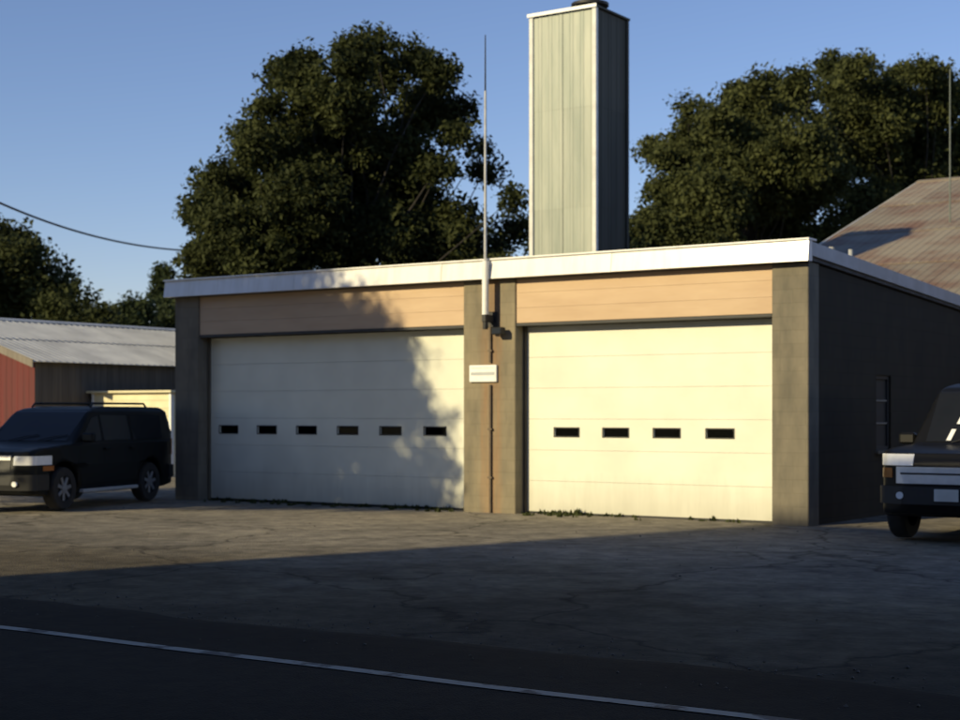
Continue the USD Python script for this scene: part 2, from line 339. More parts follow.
# shoulder dust sheet is left to the lot; painted edge line follows the road surface
lv, lf = [], []
lx = np.arange(-160, 200.1, 0.5)
for i, x in enumerate(lx):
    wob = 0.02 * math.sin(x * 0.7) + 0.012 * math.sin(x * 2.3)
    lv += [(x, -13.92 + wob, 0.002), (x, -13.80 + wob, 0.0006)]
    if i: a = 2 * i; lf += [(a - 2, a, a + 1), (a - 2, a + 1, a - 1)]
struct('road_edge_line', (np.array(lv), np.array(lf)), M['paintline'])
struct('pavement', box(-160, 200, -26.9, -21.2, -0.4, 0.06, 0.02), walk_mat)

# ------------------------------------------------------------------ fire station
XL, XR, D, ZT = -0.78, 12.04, 10.5, 4.10
RS = 0.045                                                      # roof falls to the back
st = thing('fire_station', 'low block-built station with two white garage doors and white fascia', 'fire station')
PT = 3.80
piers = [(XL, -0.16), (5.94, 6.97), (11.47, XR)]
for a, b in piers:
    obj('pier', box(a, b, 0.0, 0.42, -0.3, PT, 0.012), M['pier_rust'] if a == 5.94 else M['pier'], st)
doors = [(-0.16, 5.94, 6, (0.35, 0.96)), (6.97, 11.47, 4, (7.78, 0.907))]
HZ = 3.06
for a, b, nwin, (w0, wp) in doors:
    # header: three wide boards
    for k in range(3):
        z0 = HZ + k * (PT - HZ) / 3
        obj('header_board', box(a + 0.003, b - 0.003, 0.035, 0.26, z0 + 0.002, z0 + (PT - HZ) / 3, 0.0015), M['header'], st)
    obj('header_trim', box(a + 0.004, b - 0.004, 0.02, 0.24, HZ - 0.05, HZ - 0.001, 0.006), M['dark_trim'], st)  # near-black strip drawn for the shadowed gap under the header
    obj('door_jamb', box(a + 0.001, a + 0.05, 0.24, 0.34, -0.08, HZ - 0.052), M['jamb'], st)
    obj('door_jamb', box(b - 0.05, b - 0.001, 0.24, 0.34, -0.08, HZ - 0.052), M['jamb'], st)
    gd = UsdGeom.Xform.Define(stage, numbered(str(st.GetPath()) + '/garage_door')).GetPrim()
    gd.SetCustomDataByKey('label', f'white sectional garage door with a row of {"six" if nwin == 6 else "four"} small windows')
    hs = (HZ - 0.052 + 0.036) / 6
    for k in range(6):
        z0, z1 = -0.036 + k * hs, -0.036 + (k + 1) * hs - 0.003
        m = box(a + 0.055, b - 0.055, 0.285, 0.33, z0, z1, 0.0015)
        if k == 2:
            for i in range(nwin):
                xc = w0 + i * wp
                m = m - mb(xc - 0.225, xc + 0.225, 0.2, 0.5, 1.27 - 0.065, 1.27 + 0.065)
        obj('panel', m, M['door'], gd)
    for i in range(nwin):
        xc = w0 + i * wp
        obj('window_pane', box(xc - 0.222, xc + 0.222, 0.312, 0.316, 1.208, 1.332), M['glass'], gd)
        fr = [box(xc - 0.245, xc + 0.245, 0.279, 0.2855, 1.335, 1.352), box(xc - 0.245, xc + 0.245, 0.279, 0.2855, 1.188, 1.205),
              box(xc - 0.245, xc - 0.228, 0.279, 0.2855, 1.205, 1.335), box(xc + 0.228, xc + 0.245, 0.279, 0.2855, 1.205, 1.335)]
        obj('window_frame', cat(fr), M['plastic'], gd)
    obj('bottom_seal', box(a + 0.055, b - 0.055, 0.29, 0.325, -0.07, -0.037), M['plastic'], gd)


def side_poly(y0, y1, zt):                                       # wall profile under the falling roof
    return [(y0, -0.5), (y1, -0.5), (y1, zt - RS * y1), (y0, zt - RS * y0)]


ST = PT - 0.01
wall_r = mani(prism(side_poly(0.425, D, ST), XR - 0.22, XR - 0.004, 'x')) - mb(XR - 0.6, XR + 0.3, 2.9, 3.6, 0.98, 2.2)
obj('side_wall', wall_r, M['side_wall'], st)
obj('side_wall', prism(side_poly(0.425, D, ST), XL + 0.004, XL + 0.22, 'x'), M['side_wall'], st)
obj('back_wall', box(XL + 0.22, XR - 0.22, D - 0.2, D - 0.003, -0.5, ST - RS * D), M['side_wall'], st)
obj('floor_slab', box(XL + 0.23, XR - 0.23, 0.43, D - 0.21, -0.3, 0.02), M['roof_felt'], st)
# roof slab (falls to the back) with edge fascias
roof = prism([(-0.02, PT + 0.02), (D + 0.25, PT + 0.02 - RS * D), (D + 0.25, ZT - 0.05 - RS * (D + .25)), (-0.02, ZT - 0.05)], XL - 0.08, XR + 0.03, 'x')
obj('roof', roof, M['roof_felt'], st)
fx = np.linspace(XL - 0.12, XR + 0.07, 5)
for a, b in zip(fx[:-1], fx[1:]):
    lean = 0.004 * math.sin(a * 5)
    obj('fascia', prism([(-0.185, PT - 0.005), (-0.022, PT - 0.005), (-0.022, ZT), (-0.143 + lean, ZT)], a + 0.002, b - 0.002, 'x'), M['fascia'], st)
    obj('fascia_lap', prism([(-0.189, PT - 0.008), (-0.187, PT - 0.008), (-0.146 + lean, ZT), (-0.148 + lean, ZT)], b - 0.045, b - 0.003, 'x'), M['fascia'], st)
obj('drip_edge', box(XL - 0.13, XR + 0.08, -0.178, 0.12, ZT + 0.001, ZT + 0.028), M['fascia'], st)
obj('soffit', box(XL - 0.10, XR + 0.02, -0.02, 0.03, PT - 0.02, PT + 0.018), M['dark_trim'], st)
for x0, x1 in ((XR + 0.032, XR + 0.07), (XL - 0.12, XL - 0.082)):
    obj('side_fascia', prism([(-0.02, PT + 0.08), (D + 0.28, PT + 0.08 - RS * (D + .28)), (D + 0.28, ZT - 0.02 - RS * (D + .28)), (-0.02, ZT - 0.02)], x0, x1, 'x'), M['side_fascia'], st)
# side window, tall with glazing bars
sw = UsdGeom.Xform.Define(stage, numbered(str(st.GetPath()) + '/window')).GetPrim()
fr = [box(XR - 0.10, XR - 0.04, 2.9, 2.96, 0.98, 2.2), box(XR - 0.10, XR - 0.04, 3.54, 3.6, 0.98, 2.2), box(XR - 0.10, XR - 0.04, 2.96, 3.54, 0.98, 1.04), box(XR - 0.10, XR - 0.04, 2.96, 3.54, 2.14, 2.2)]
obj('frame', cat(fr), M['dark_trim'], sw)
for z in (1.40, 1.77): obj('glazing_bar', box(XR - 0.09, XR - 0.05, 2.96, 3.54, z, z + 0.03), M['greyboard'], sw)
obj('pane', box(XR - 0.075, XR - 0.07, 2.96, 3.54, 1.04, 2.14), M['plastic'], sw)
obj('sill', box(XR - 0.10, XR + 0.05, 2.84, 3.66, 0.92, 0.979, 0.008), M['pier'], sw)
# conduit down the middle pier, gutter pipe at left corner
obj('conduit', tube([(6.50, -0.03, -0.07), (6.50, -0.03, 2.05)], 0.022), M['rust'], st, 40)
obj('conduit', tube([(6.50, -0.03, 2.42), (6.50, -0.03, 3.05)], 0.022), M['rust'], st, 40)
for z in (0.5, 1.3, 2.6): obj('conduit_clip', box(6.46, 6.54, -0.055, 0.0, z, z + 0.03), M['rust'], st)
for x, y, h, r in ((11.55, 2.2, 0.28, 0.05), (11.2, 4.0, 0.5, 0.04), (10.4, 5.5, 0.65, 0.05)):
    zr = ZT - 0.05 - RS * y
    obj('vent_pipe', tube([(x, y, zr - 0.02), (x, y, zr + h)], r), M['mast'], st, 40)

# small sign on the middle pier: white board with a dark band
sg = thing('wall_sign', 'small white sign with a grey band fixed to the middle pier', 'sign', (6.36, -0.03, 2.24))
obj('board', box(-0.27, 0.27, -0.02, 0.025, -0.14, 0.14, 0.006), M['white'], sg)
obj('grey_band', box(-0.235, 0.235, -0.0245, -0.0205, -0.028, 0.022), M['side_fascia'], sg)
obj('border_strip', box(-0.235, 0.235, -0.0245, -0.0205, 0.085, 0.10), M['trim'], sg)

# whip antenna on the middle pier
an = thing('radio_antenna', 'tall thin whip antenna with a white sleeve bracketed to the middle pier', 'antenna', (6.54, -0.24, 3.08))
obj('sleeve', tube([(0, 0, 0.12), (0, 0, 1.0)], 0.055, 12), M['white'], an, 40)
obj('mast', tube([(0, 0, 1.0), (0, 0, 3.8)], [0.026, 0.02], 8), M['mast'], an, 40)
obj('whip', tube([(0, 0, 3.8), (0.0, 0, 4.72)], [0.014, 0.009], 6), M['plastic'], an, 40)
obj('bracket', cat([box(-0.04, 0.04, -0.05, 0.24, 0.0, 0.12, 0.008), box(-0.09, 0.09, 0.20, 0.238, -0.08, 0.18, 0.008)]), M['plastic'], an)
obj('bracket', box(-0.035, 0.035, -0.03, 0.08, 0.86, 0.94, 0.008), M['mast'], an)
obj('base_coil', tube([(0, 0, -0.12), (0, 0, 0.0)], 0.045, 10), M['plastic'], an, 40)
fl = thing('flood_light', 'little dark flood lamp on the middle pier beneath the antenna', 'lamp', (6.74, -0.02, 2.93))
obj('lamp_body', box(-0.10, 0.10, -0.20, -0.06, -0.06, 0.06, 0.015), M['plastic'], fl)
obj('mount', box(-0.03, 0.03, -0.06, 0.02, -0.04, 0.04, 0.006), M['plastic'], fl)
obj('lens', box(-0.08, 0.08, -0.206, -0.201, -0.045, 0.045), M['tint'], fl)

# ------------------------------------------------------------------ hose tower of ribbed sheets
TX0, TX1, TY0, TY1, TZ0, TZ1 = 2.32, 3.94, 8.0, 9.42, 3.55, 10.42
tw = thing('hose_tower', 'tall pale square tower clad in ribbed metal sheets above the roof', 'tower', (TX0, TY0, TZ0))
TO = (TX0, TY0, TZ0)


def ribbed(w, h, pitch=0.28, d=0.007):
    """ribbed sheet in the plane x (width) z (height), front towards -y, thickness built in"""
    n = max(1, round(w / pitch)); p = w / n; pts = []
    for i in range(n):
        x = i * p; pts += [(x, 0), (x + p * 0.62, 0), (x + p * 0.70, -d), (x + p * 0.92, -d)]
    pts.append((w, 0))
    back = [(w, 0.012), (0, 0.012)]
    return prism(pts + back, 0, h, 'z')


def placed(vf, origin, deg):
    v, f = vf; a = math.radians(deg); c, s = math.cos(a), math.sin(a)
    return np.stack([v[:, 0] * c - v[:, 1] * s, v[:, 0] * s + v[:, 1] * c, v[:, 2]], 1) + np.asarray(origin, float), f


obj('core', box(TX0 + 0.02, TX1 - 0.02, TY0 + 0.02, TY1 - 0.02, TZ0, TZ1 - 0.02), M['tower_side'], tw, rel=TO)
W = (TX1 - TX0) / 2; Wd = (TY1 - TY0) / 2
for k, (z0, z1) in enumerate(((TZ0, 6.12), (6.10, 8.32), (8.30, TZ1))):
    for i in range(2):
        g = 0.003
        dz = 0.004 * k
        obj('front_panel', placed(ribbed(W - 0.012, z1 - z0 - 0.004), (TX0 + i * W + 0.006, TY0 - dz, z0), 0), M['tower'], tw, rel=TO)
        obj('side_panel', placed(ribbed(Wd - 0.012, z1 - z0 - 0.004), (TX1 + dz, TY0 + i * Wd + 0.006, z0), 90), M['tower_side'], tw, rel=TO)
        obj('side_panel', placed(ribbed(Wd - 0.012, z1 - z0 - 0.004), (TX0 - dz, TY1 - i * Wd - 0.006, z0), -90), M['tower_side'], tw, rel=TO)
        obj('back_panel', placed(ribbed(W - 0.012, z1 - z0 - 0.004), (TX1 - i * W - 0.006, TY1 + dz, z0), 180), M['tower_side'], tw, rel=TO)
for x, y in ((TX0, TY0), (TX1, TY0), (TX0, TY1), (TX1, TY1)):
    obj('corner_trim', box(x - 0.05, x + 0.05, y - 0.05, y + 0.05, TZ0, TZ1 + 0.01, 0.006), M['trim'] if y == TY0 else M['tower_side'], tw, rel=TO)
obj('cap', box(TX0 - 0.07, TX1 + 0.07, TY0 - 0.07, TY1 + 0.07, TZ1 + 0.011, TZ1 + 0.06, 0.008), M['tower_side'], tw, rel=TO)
obj('cap_strip', box(TX0 - 0.08, TX1 + 0.075, TY0 - 0.085, TY0 - 0.071, TZ1 + 0.0, TZ1 + 0.075), M['white'], tw, rel=TO)
hx, hy = TX0 + 1.15, TY0 + 0.6
sr = thing('roof_siren', 'dark drum siren on top of the pale tower', 'siren', (hx, hy, TZ1 + 0.06))
obj('stand', cat([tube([(0.22 * math.cos(a), 0.22 * math.sin(a), 0), (0.10 * math.cos(a), 0.10 * math.sin(a), 0.16)], 0.02, 6) for a in (0.4, 2.5, 4.6)]), M['plastic'], sr)
obj('drum', trimesh.creation.revolve(np.array([(0, 0.12), (0.36, 0.12), (0.42, 0.16), (0.42, 0.22), (0.30, 0.26), (0.16, 0.30), (0, 0.31)]), sections=24), M['plastic'], sr, 40)
obj('ladder_hook', tube([(-0.75, -0.3, 0.0), (-0.75, -0.3, 0.06), (-0.55, -0.3, 0.09), (-0.35, -0.3, 0.02)], 0.025, 6), M['plastic'], sr)


# ------------------------------------------------------------------ gabled sheds
def gable_shed(x, y, name, label, catg, x0, x1, y0, y1, ze, zr, ridge_axis, wall_front, wall_side, roof_m, sheet_w, courses, over=0.25, rake=None):
    """board-clad building with a gabled roof of separate metal sheets"""
    t = thing(name, label, catg, (x0, y0, 0)); O = (x0, y0, 0)
    if ridge_axis == 'y':
        xm = (x0 + x1) / 2
        prof = [(x0, -0.4), (x1, -0.4), (x1, ze), (xm, zr), (x0, ze)]
        obj('core', prism([(a + (0.03 if a == x0 else -0.03 if a == x1 else 0), b - 0.03) for a, b in prof], y0 + 0.03, y1 - 0.03, 'y'), wall_side, t, rel=O)
        bw = 0.22
        n = int((x1 - x0) / bw); bw = (x1 - x0) / n
        for yy, s in ((y0, 1), (y1, -1)):
            for i in range(n):
                a, b = x0 + i * bw + 0.004, x0 + (i + 1) * bw - 0.004
                zz = lambda q: ze + (zr - ze) * (1 - abs(q - xm) / (xm - x0)) - 0.03
                top = [(b, zz(b)), (a, zz(a))] if not (a < xm < b) else [(b, zz(b)), (xm, zz(xm)), (a, zz(a))]
                obj('wall_board', prism([(a, -0.3), (b, -0.3)] + top, min(yy, yy + s * 0.028), max(yy, yy + s * 0.028), 'y'), wall_front, t, rel=O)
        n = int((y1 - y0) / bw); bs = (y1 - y0) / n
        for xx, s in ((x0, 1), (x1, -1)):
            for i in range(n):
                obj('wall_board', box(min(xx, xx + s * 0.028), max(xx, xx + s * 0.028), y0 + i * bs + 0.004, y0 + (i + 1) * bs - 0.004, -0.3, ze - 0.03), wall_side, t, rel=O)
        half, long0, long1 = xm - x0, y0 - over, y1 + over
    else:
        ym = (y0 + y1) / 2
        prof = [(y0, -0.4), (y1, -0.4), (y1, ze), (ym, zr), (y0, ze)]
        obj('core', prism([(a + (0.03 if a == y0 else -0.03 if a == y1 else 0), b - 0.03) for a, b in prof], x0 + 0.03, x1 - 0.03, 'x'), wall_side, t, rel=O)
        bw = 0.3
        n = int((x1 - x0) / bw); bs = (x1 - x0) / n
        for yy, s in ((y0, 1),):
            for i in range(n):
                obj('wall_board', box(x0 + i * bs + 0.004, x0 + (i + 1) * bs - 0.004, min(yy, yy + s * 0.028), max(yy, yy + s * 0.028), -0.3, ze - 0.03), wall_front, t, rel=O)
        n = int((y1 - y0) / bw); bs = (y1 - y0) / n
        for xx, s in ((x0, 1), (x1, -1)):
            for i in range(n):
                a, b = y0 + i * bs + 0.004, y0 + (i + 1) * bs - 0.004
                zz = lambda q: ze + (zr - ze) * (1 - abs(q - ym) / (ym - y0)) - 0.03
                top = [(b, zz(b)), (a, zz(a))] if not (a < ym < b) else [(b, zz(b)), (ym, zz(ym)), (a, zz(a))]
                obj('wall_board', prism([(a, -0.3), (b, -0.3)] + top, min(xx, xx + s * 0.028), max(xx, xx + s * 0.028), 'x'), wall_side, t, rel=O)
        half, long0, long1 = ym - y0, x0 - over, x1 + over
    run = half + over; slope = (zr - ze) / half; ln = math.hypot(run, run * slope)
    ang = math.atan(slope)
    n = int(round((long1 - long0) / sheet_w)); sw_ = (long1 - long0) / n
    for side in (-1, 1):
        for c in range(courses):
            for i in range(n):
                l0 = ln * c / courses; l1 = ln * (c + 1) / courses + (0.12 if c < courses - 1 else 0)
                s = ribbed(sw_ - 0.004, l1 - l0, 0.23, 0.012 if courses > 2 else 0.018)
                v, fa = s
                # sheet lies along local x, runs up the slope along local z; lift overlap of the upper course
                u = long0 + i * sw_ + v[:, 0]
                along = l0 + v[:, 2]; up = -v[:, 1] + 0.02 + 0.012 * c + 0.01 * (l1 - l0 - v[:, 2]) / (l1 - l0) + 0.004 * rng.random()
                hor = -run + along * math.cos(ang) - up * math.sin(ang); zz = ze - over * slope + along * math.sin(ang) + up * math.cos(ang)
                if ridge_axis == 'y':
                    P = np.stack([(x0 + x1) / 2 + side * hor * -1, u, zz], 1) if side == 1 else np.stack([(x0 + x1) / 2 + hor, u, zz], 1)
                    flip = side == -1
                else:
                    P = np.stack([u, (y0 + y1) / 2 + (hor if side == -1 else -hor), zz], 1); flip = side == 1
                obj('roof_sheet', (P, fa[:, ::-1] if flip else fa), roof_m, t, rel=O)
    if ridge_axis == 'y':
        xm = (x0 + x1) / 2
        obj('ridge_cap', prism([(xm - 0.18, zr + 0.045 - 0.18 * slope), (xm + 0.18, zr + 0.045 - 0.18 * slope), (xm + 0.19, zr + 0.075 - 0.18 * slope), (xm, zr + 0.085), (xm - 0.19, zr + 0.075 - 0.18 * slope)], long0, long1, 'y'), roof_m, t, rel=O)
    else:
        ym = (y0 + y1) / 2
        obj('ridge_cap', prism([(ym - 0.2, zr + 0.06 - 0.2 * slope), (ym + 0.2, zr + 0.06 - 0.2 * slope), (ym + 0.21, zr + 0.10 - 0.2 * slope), (ym, zr + 0.11), (ym - 0.21, zr + 0.10 - 0.2 * slope)], long0, long1, 'x'), roof_m, t, rel=O)
    # rake boards at both gables
    rm = rake or M['trim']
    for e, s in ((long0, -1), (long1, 1)):
        for side in (-1, 1):
            za, zb = ze - over * slope, zr
            c0 = (x0 + x1) / 2 if ridge_axis == 'y' else (y0 + y1) / 2
            pl = [(c0 + side * run, za - 0.13), (c0 + side * run, za + 0.07), (c0 + side * 0.001, zb + 0.07), (c0 + side * 0.001, zb - 0.13)]
            if side == 1: pl = pl[::-1]
            obj('rake_board', prism(pl, min(e, e + s * 0.03), max(e, e + s * 0.03), 'y' if ridge_axis == 'y' else 'x'), rm, t, rel=O)
    return t


gable_shed(0, 0, 'red_barn', 'long low barn with red gable front and pale metal roof', 'barn', -19.2, -11.2, 5.4, 17.5, 2.95, 4.2, 'y',
           M['red'], M['darkboard'], M['galv'], 0.9, 2, 0.25, M['greyboard'])
gable_shed(0, 0, 'old_warehouse', 'large weathered building with a rust-streaked brown metal roof behind the station', 'warehouse', 5.45, 26.0, 11.9, 40.3, 4.05, 8.7, 'x',
           M['darkboard'], M['greyboard'], M['rusty_roof'], 1.1, 4, 0.25, M['trim'])
# mast on the warehouse roof
pm = at(950, 235, 41.0)
ma = thing('roof_mast', 'slender grey mast standing on the brown metal roof', 'mast', pm)
obj('mast_pole', tube([(0, 0, -0.6), (0, 0, 4.4)], [0.024, 0.016], 8), M['mast_dark'], ma, 40)
obj('mast_foot', box(-0.14, 0.14, -0.14, 0.14, -0.7, -0.5, 0.01), M['mast'], ma)

# cream shed in the gap between barn and station
sh0 = at(133, 412, 41.5); sx0, sx1, sy0 = -11.05, -8.1, 7.2
sh = thing('cream_shed', 'small sunlit cream shed with plank siding behind the dark car', 'shed', (sx0, sy0, 0))
for i in range(11):
    z0 = -0.1 + i * 0.2
    obj('siding_plank', prism([(sy0, z0), (sy0 + 0.03, z0), (sy0 + 0.03, z0 + 0.196), (sy0 + 0.018, z0 + 0.196)], sx0 + 0.08, sx1 - 0.08, 'x'), M['cream'], sh, rel=(sx0, sy0, 0))
obj('core', box(sx0 + 0.02, sx1 - 0.02, sy0 + 0.032, sy0 + 2.6, -0.2, 2.1), M['cream'], sh, rel=(sx0, sy0, 0))
for x in (sx0, sx1 - 0.08): obj('corner_board', box(x, x + 0.08, sy0 - 0.012, sy0 + 0.09, -0.1, 2.1, 0.004), M['white'], sh, rel=(sx0, sy0, 0))
obj('roof', box(sx0 - 0.1, sx1 + 0.1, sy0 - 0.12, sy0 + 2.75, 2.101, 2.16, 0.008), M['cream'], sh, rel=(sx0, sy0, 0))

# building across the street, behind the photographer, that shades the foreground
def brick_block(label, BX0, BX1, BH, step):
    BY0, BY1 = -40.0, -27.0; BO = (BX0, BY1, 0)
    bb = thing('brick_block', label, 'building', BO)
    body = mb(BX0, BX1, BY0, BY1, -0.3, BH)
    n = int((BX1 - BX0 - 0.6) / step)
    wins = [(BX0 + 0.6 + i * step, 1.0 + k * 3.4) for k in range(3) for i in range(n)]
    cut = [mb(x, x + 1.3, BY1 - 0.25, BY1 + 0.3, z, z + 1.9) for x, z in wins]
    obj('wall', body - Manifold.batch_boolean(cut, m3.OpType.Add), M['brick'], bb, rel=BO)
    for x, z in wins:
        w_ = obj('window', cat([box(x, x + 0.07, BY1 - 0.2, BY1 - 0.12, z, z + 1.9), box(x + 1.23, x + 1.3, BY1 - 0.2, BY1 - 0.12, z, z + 1.9), box(x + 0.07, x + 1.23, BY1 - 0.2, BY1 - 0.12, z, z + 0.07),
                                 box(x + 0.07, x + 1.23, BY1 - 0.2, BY1 - 0.12, z + 0.9, z + 0.97), box(x + 0.07, x + 1.23, BY1 - 0.2, BY1 - 0.12, z + 1.83, z + 1.9)]), M['trim'], bb, rel=BO)
        obj('pane', box(x + 0.07, x + 1.23, BY1 - 0.17, BY1 - 0.165, z + 0.07, z + 1.83), M['tint'], w_, rel=BO)
    obj('cornice', box(BX0 + 0.01, BX1 - 0.01, BY1 + 0.002, BY1 + 0.22, BH - 0.5, BH - 0.02, 0.03), M['trim'], bb, rel=BO)


brick_block('narrow three-storey brick block across the street behind the viewer', 2.42, 4.99, 10.95, 1.9)
brick_block('long brick block across the street behind the viewer', 5.0, 60.0, 11.05, 3.1)


# ------------------------------------------------------------------ vehicles
def car(name, label, catg, loc, rotz, p):
    t = thing(name, label, catg, loc, rotz)
    Lh, Wd, H = p['L'] / 2, p['W'] / 2, p['H']
    side = mani(prism(p['side'], -2, 2, 'y'))
    front = mani(prism([(-Wd + 0.10, 0.2), (-Wd + 0.02, 0.42), (-Wd, 0.75), (-Wd + 0.025, p['belt']), (-Wd + 0.05, p['belt'] + 0.03), (-Wd + p['tumble'], H - 0.10), (-Wd + p['tumble'] + 0.10, H), (-Wd + p['tumble'] + 0.35, H + 0.025),
                       (Wd - p['tumble'] - 0.35, H + 0.025), (Wd - p['tumble'] - 0.10, H), (Wd - p['tumble'], H - 0.10), (Wd - 0.05, p['belt'] + 0.03), (Wd - 0.025, p['belt']), (Wd, 0.75), (Wd - 0.02, 0.42), (Wd - 0.10, 0.2)], -4, 4, 'x'))
    r = 0.16
    plan = CrossSection([np.array([(-Lh, -Wd * 0.94), (-Lh + 0.5, -Wd), (Lh - 0.9, -Wd), (Lh - 0.12, -Wd * 0.88), (Lh, -Wd * 0.55), (Lh + 0.03, 0), (Lh, Wd * 0.55), (Lh - 0.12, Wd * 0.88), (Lh - 0.9, Wd), (-Lh + 0.5, Wd), (-Lh, Wd * 0.94)], float)], m3.FillRule.NonZero)
    plan = plan.offset(-r, m3.JoinType.Round).offset(r, m3.JoinType.Round, 2.0, 24).extrude(4)
    shell = side ^ front ^ plan
    bulk = shell
    for wx in (p['fa'], p['ra']):
        for s in (-1, 1):
            cyl = Manifold.cylinder(0.34, p['wr'] + 0.075, p['wr'] + 0.075, 40).rotate([90, 0, 0]).translate([wx, Wd + 0.05 if s > 0 else -Wd + 0.29, p['wr'] + 0.02])
            bulk = bulk - cyl
    bm = bulk.refine_to_length(0.07).to_mesh()
    bm = trimesh.Trimesh(np.array(bm.vert_properties[:, :3]), np.array(bm.tri_verts), process=True)
    trimesh.smoothing.filter_taubin(bm, 0.5, 0.52, 10)
    obj('body', bm, p['paint'], t, 55)
    sc = lambda d: shell.scale([1 + d / Lh, 1 + d / Wd, 1]).translate([0, 0, 0])
    upz = lambda d: shell.scale([1 + d / Lh, 1 + d / Wd, 1 + d / H])
    inner = shell.scale([1 - 0.012 / Lh, 1 - 0.012 / Wd, 1 - 0.012 / H])

    def skin(reg, d=0.006): return (upz(d) ^ reg) - inner
    # side windows
    for s in (-1, 1):
        for poly in p['side_windows']:
            a, b = (0.3, 1.3) if s > 0 else (-1.3, -0.3)
            obj('window', skin(mani(prism(poly, a, b, 'y'))), M['tint'], t, 28)
        for (x0, x1, z0, z1) in p['door_handles']:
            hnd = box(x0, x1, Wd - 0.02 if s > 0 else -Wd - 0.03, Wd + 0.03 if s > 0 else -Wd + 0.02, z0, z1, 0.008)
            obj('door_handle', hnd, p['paint'], t)
        for x in p['seams']:
            obj('door_seam', skin(mb(x - 0.004, x + 0.004, 0.5 if s > 0 else -1.3, 1.3 if s > 0 else -0.5, 0.45, p['belt'] - 0.02), 0.002), M['plastic'], t)
        # mirrors
        mx = p['mirror']
        y0, y1 = (Wd - 0.03, Wd + 0.20) if s > 0 else (-Wd - 0.20, -Wd + 0.03)
        obj('mirror', box(mx - 0.07, mx + 0.07, y0, y1, p['belt'] + 0.04, p['belt'] + 0.20, 0.03), p['paint'], t, 28)
        # sill step
        obj('running_board', box(p['ra'] + 0.5, p['fa'] - 0.5, (Wd - 0.10) if s > 0 else (-Wd - 0.02), (Wd + 0.02) if s > 0 else (-Wd + 0.10), 0.27, 0.33, 0.012), M['side_fascia'] if p.get('step') else M['plastic'], t)
        # lamps
        (ya, yb, za, zb) = p['lamp']
        yy = (ya, yb) if s > 0 else (-yb, -ya)
        obj('headlight', skin(mb(Lh - 0.55, Lh + 0.2, yy[0], yy[1], za, zb), 0.012), M['lamp'], t, 28)
        (ya, yb, za, zb) = p['amber']
        yy = (ya, yb) if s > 0 else (-yb, -ya)
        obj('indicator', skin(mb(Lh - 0.6, Lh + 0.2, yy[0], yy[1], za, zb), 0.010), M['amber'], t, 28)
        obj('tail_light', skin(mb(-Lh - 0.2, -Lh + 0.12, Wd * 0.78 if s > 0 else -1.3, 1.3 if s > 0 else -Wd * 0.78, 0.85, 1.15), 0.010), M['amber'], t, 28)
        obj('fog_lamp', trimesh.creation.cylinder(0.045, 0.05, transform=trimesh.transformations.translation_matrix([Lh + 0.02, s * Wd * 0.60, p['bumper'][0] + 0.11]) @ trimesh.transformations.rotation_matrix(math.pi / 2, [0, 1, 0])), M['lamp'], t, 40)
    # windscreen, rear window: skin of the sloping part
    ww = Wd - p['tumble'] - 0.03
    for nm, poly in (('windscreen', p['screen']), ('rear_window', p['rear_screen'])):
        obj(nm, skin(mani(prism(poly, -ww, ww, 'y'))), M['tint'], t, 28)
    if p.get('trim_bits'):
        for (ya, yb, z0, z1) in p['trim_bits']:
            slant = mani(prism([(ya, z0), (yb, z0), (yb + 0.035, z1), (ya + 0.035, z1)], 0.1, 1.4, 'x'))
            obj('windscreen_sticker', skin(slant, 0.010), M['lamp'], t)  # white slivers painted in place of reflections on the windscreen
    (gw, g0, g1) = p['grille']
    if p.get('chrome_grille'):
        obj('grille', skin(mb(Lh - 0.4, Lh + 0.2, -gw, gw, g0, g1), 0.014), M['chrome'], t, 28)
        for k in range(1):
            zz = g0 + (g1 - g0) * 0.55
            obj('grille_slot', skin(mb(Lh - 0.4, Lh + 0.2, -gw + 0.06, gw - 0.06, zz, zz + 0.022), 0.018), M['plastic'], t)
    else:
        obj('grille', skin(mb(Lh - 0.4, Lh + 0.2, -gw, gw, g0, g1), 0.010), M['plastic'], t, 28)
        obj('grille_bar', skin(mb(Lh - 0.4, Lh + 0.2, -gw, gw, g1 - 0.075, g1 - 0.005), 0.020), M['chrome'], t, 28)
    (b0, b1) = p['bumper']
    bump = upz(0.035) ^ mb(Lh - 0.45, Lh + 0.3, -Wd - 0.1, Wd + 0.1, b0, b1)
    obj('bumper', bump - inner, p['bumper_mat'], t, 28)
    bump = upz(0.035) ^ mb(-Lh - 0.3, -Lh + 0.3, -Wd - 0.1, Wd + 0.1, 0.42, 0.66)
    obj('bumper', bump - inner, M['plastic'], t, 28)
    obj('number_plate', box(-Lh - 0.05, -Lh - 0.036, -0.15, 0.15, 0.68, 0.83), M['white'], t)
    obj('number_plate', box(Lh + 0.052, Lh + 0.066, -0.15, 0.15, p['bumper'][0] + 0.05, p['bumper'][0] + 0.20), M['trim'], t)
    for yy in (-0.40, 0.18):                                     # wipers lying along the foot of the screen
        x0, z0 = p['wiper']
        obj('wiper', tube([(x0, yy, z0), (x0 - 0.10, yy + 0.28, z0 + 0.075), (x0 - 0.14, yy + 0.52, z0 + 0.10)], 0.009, 5), M['plastic'], t)
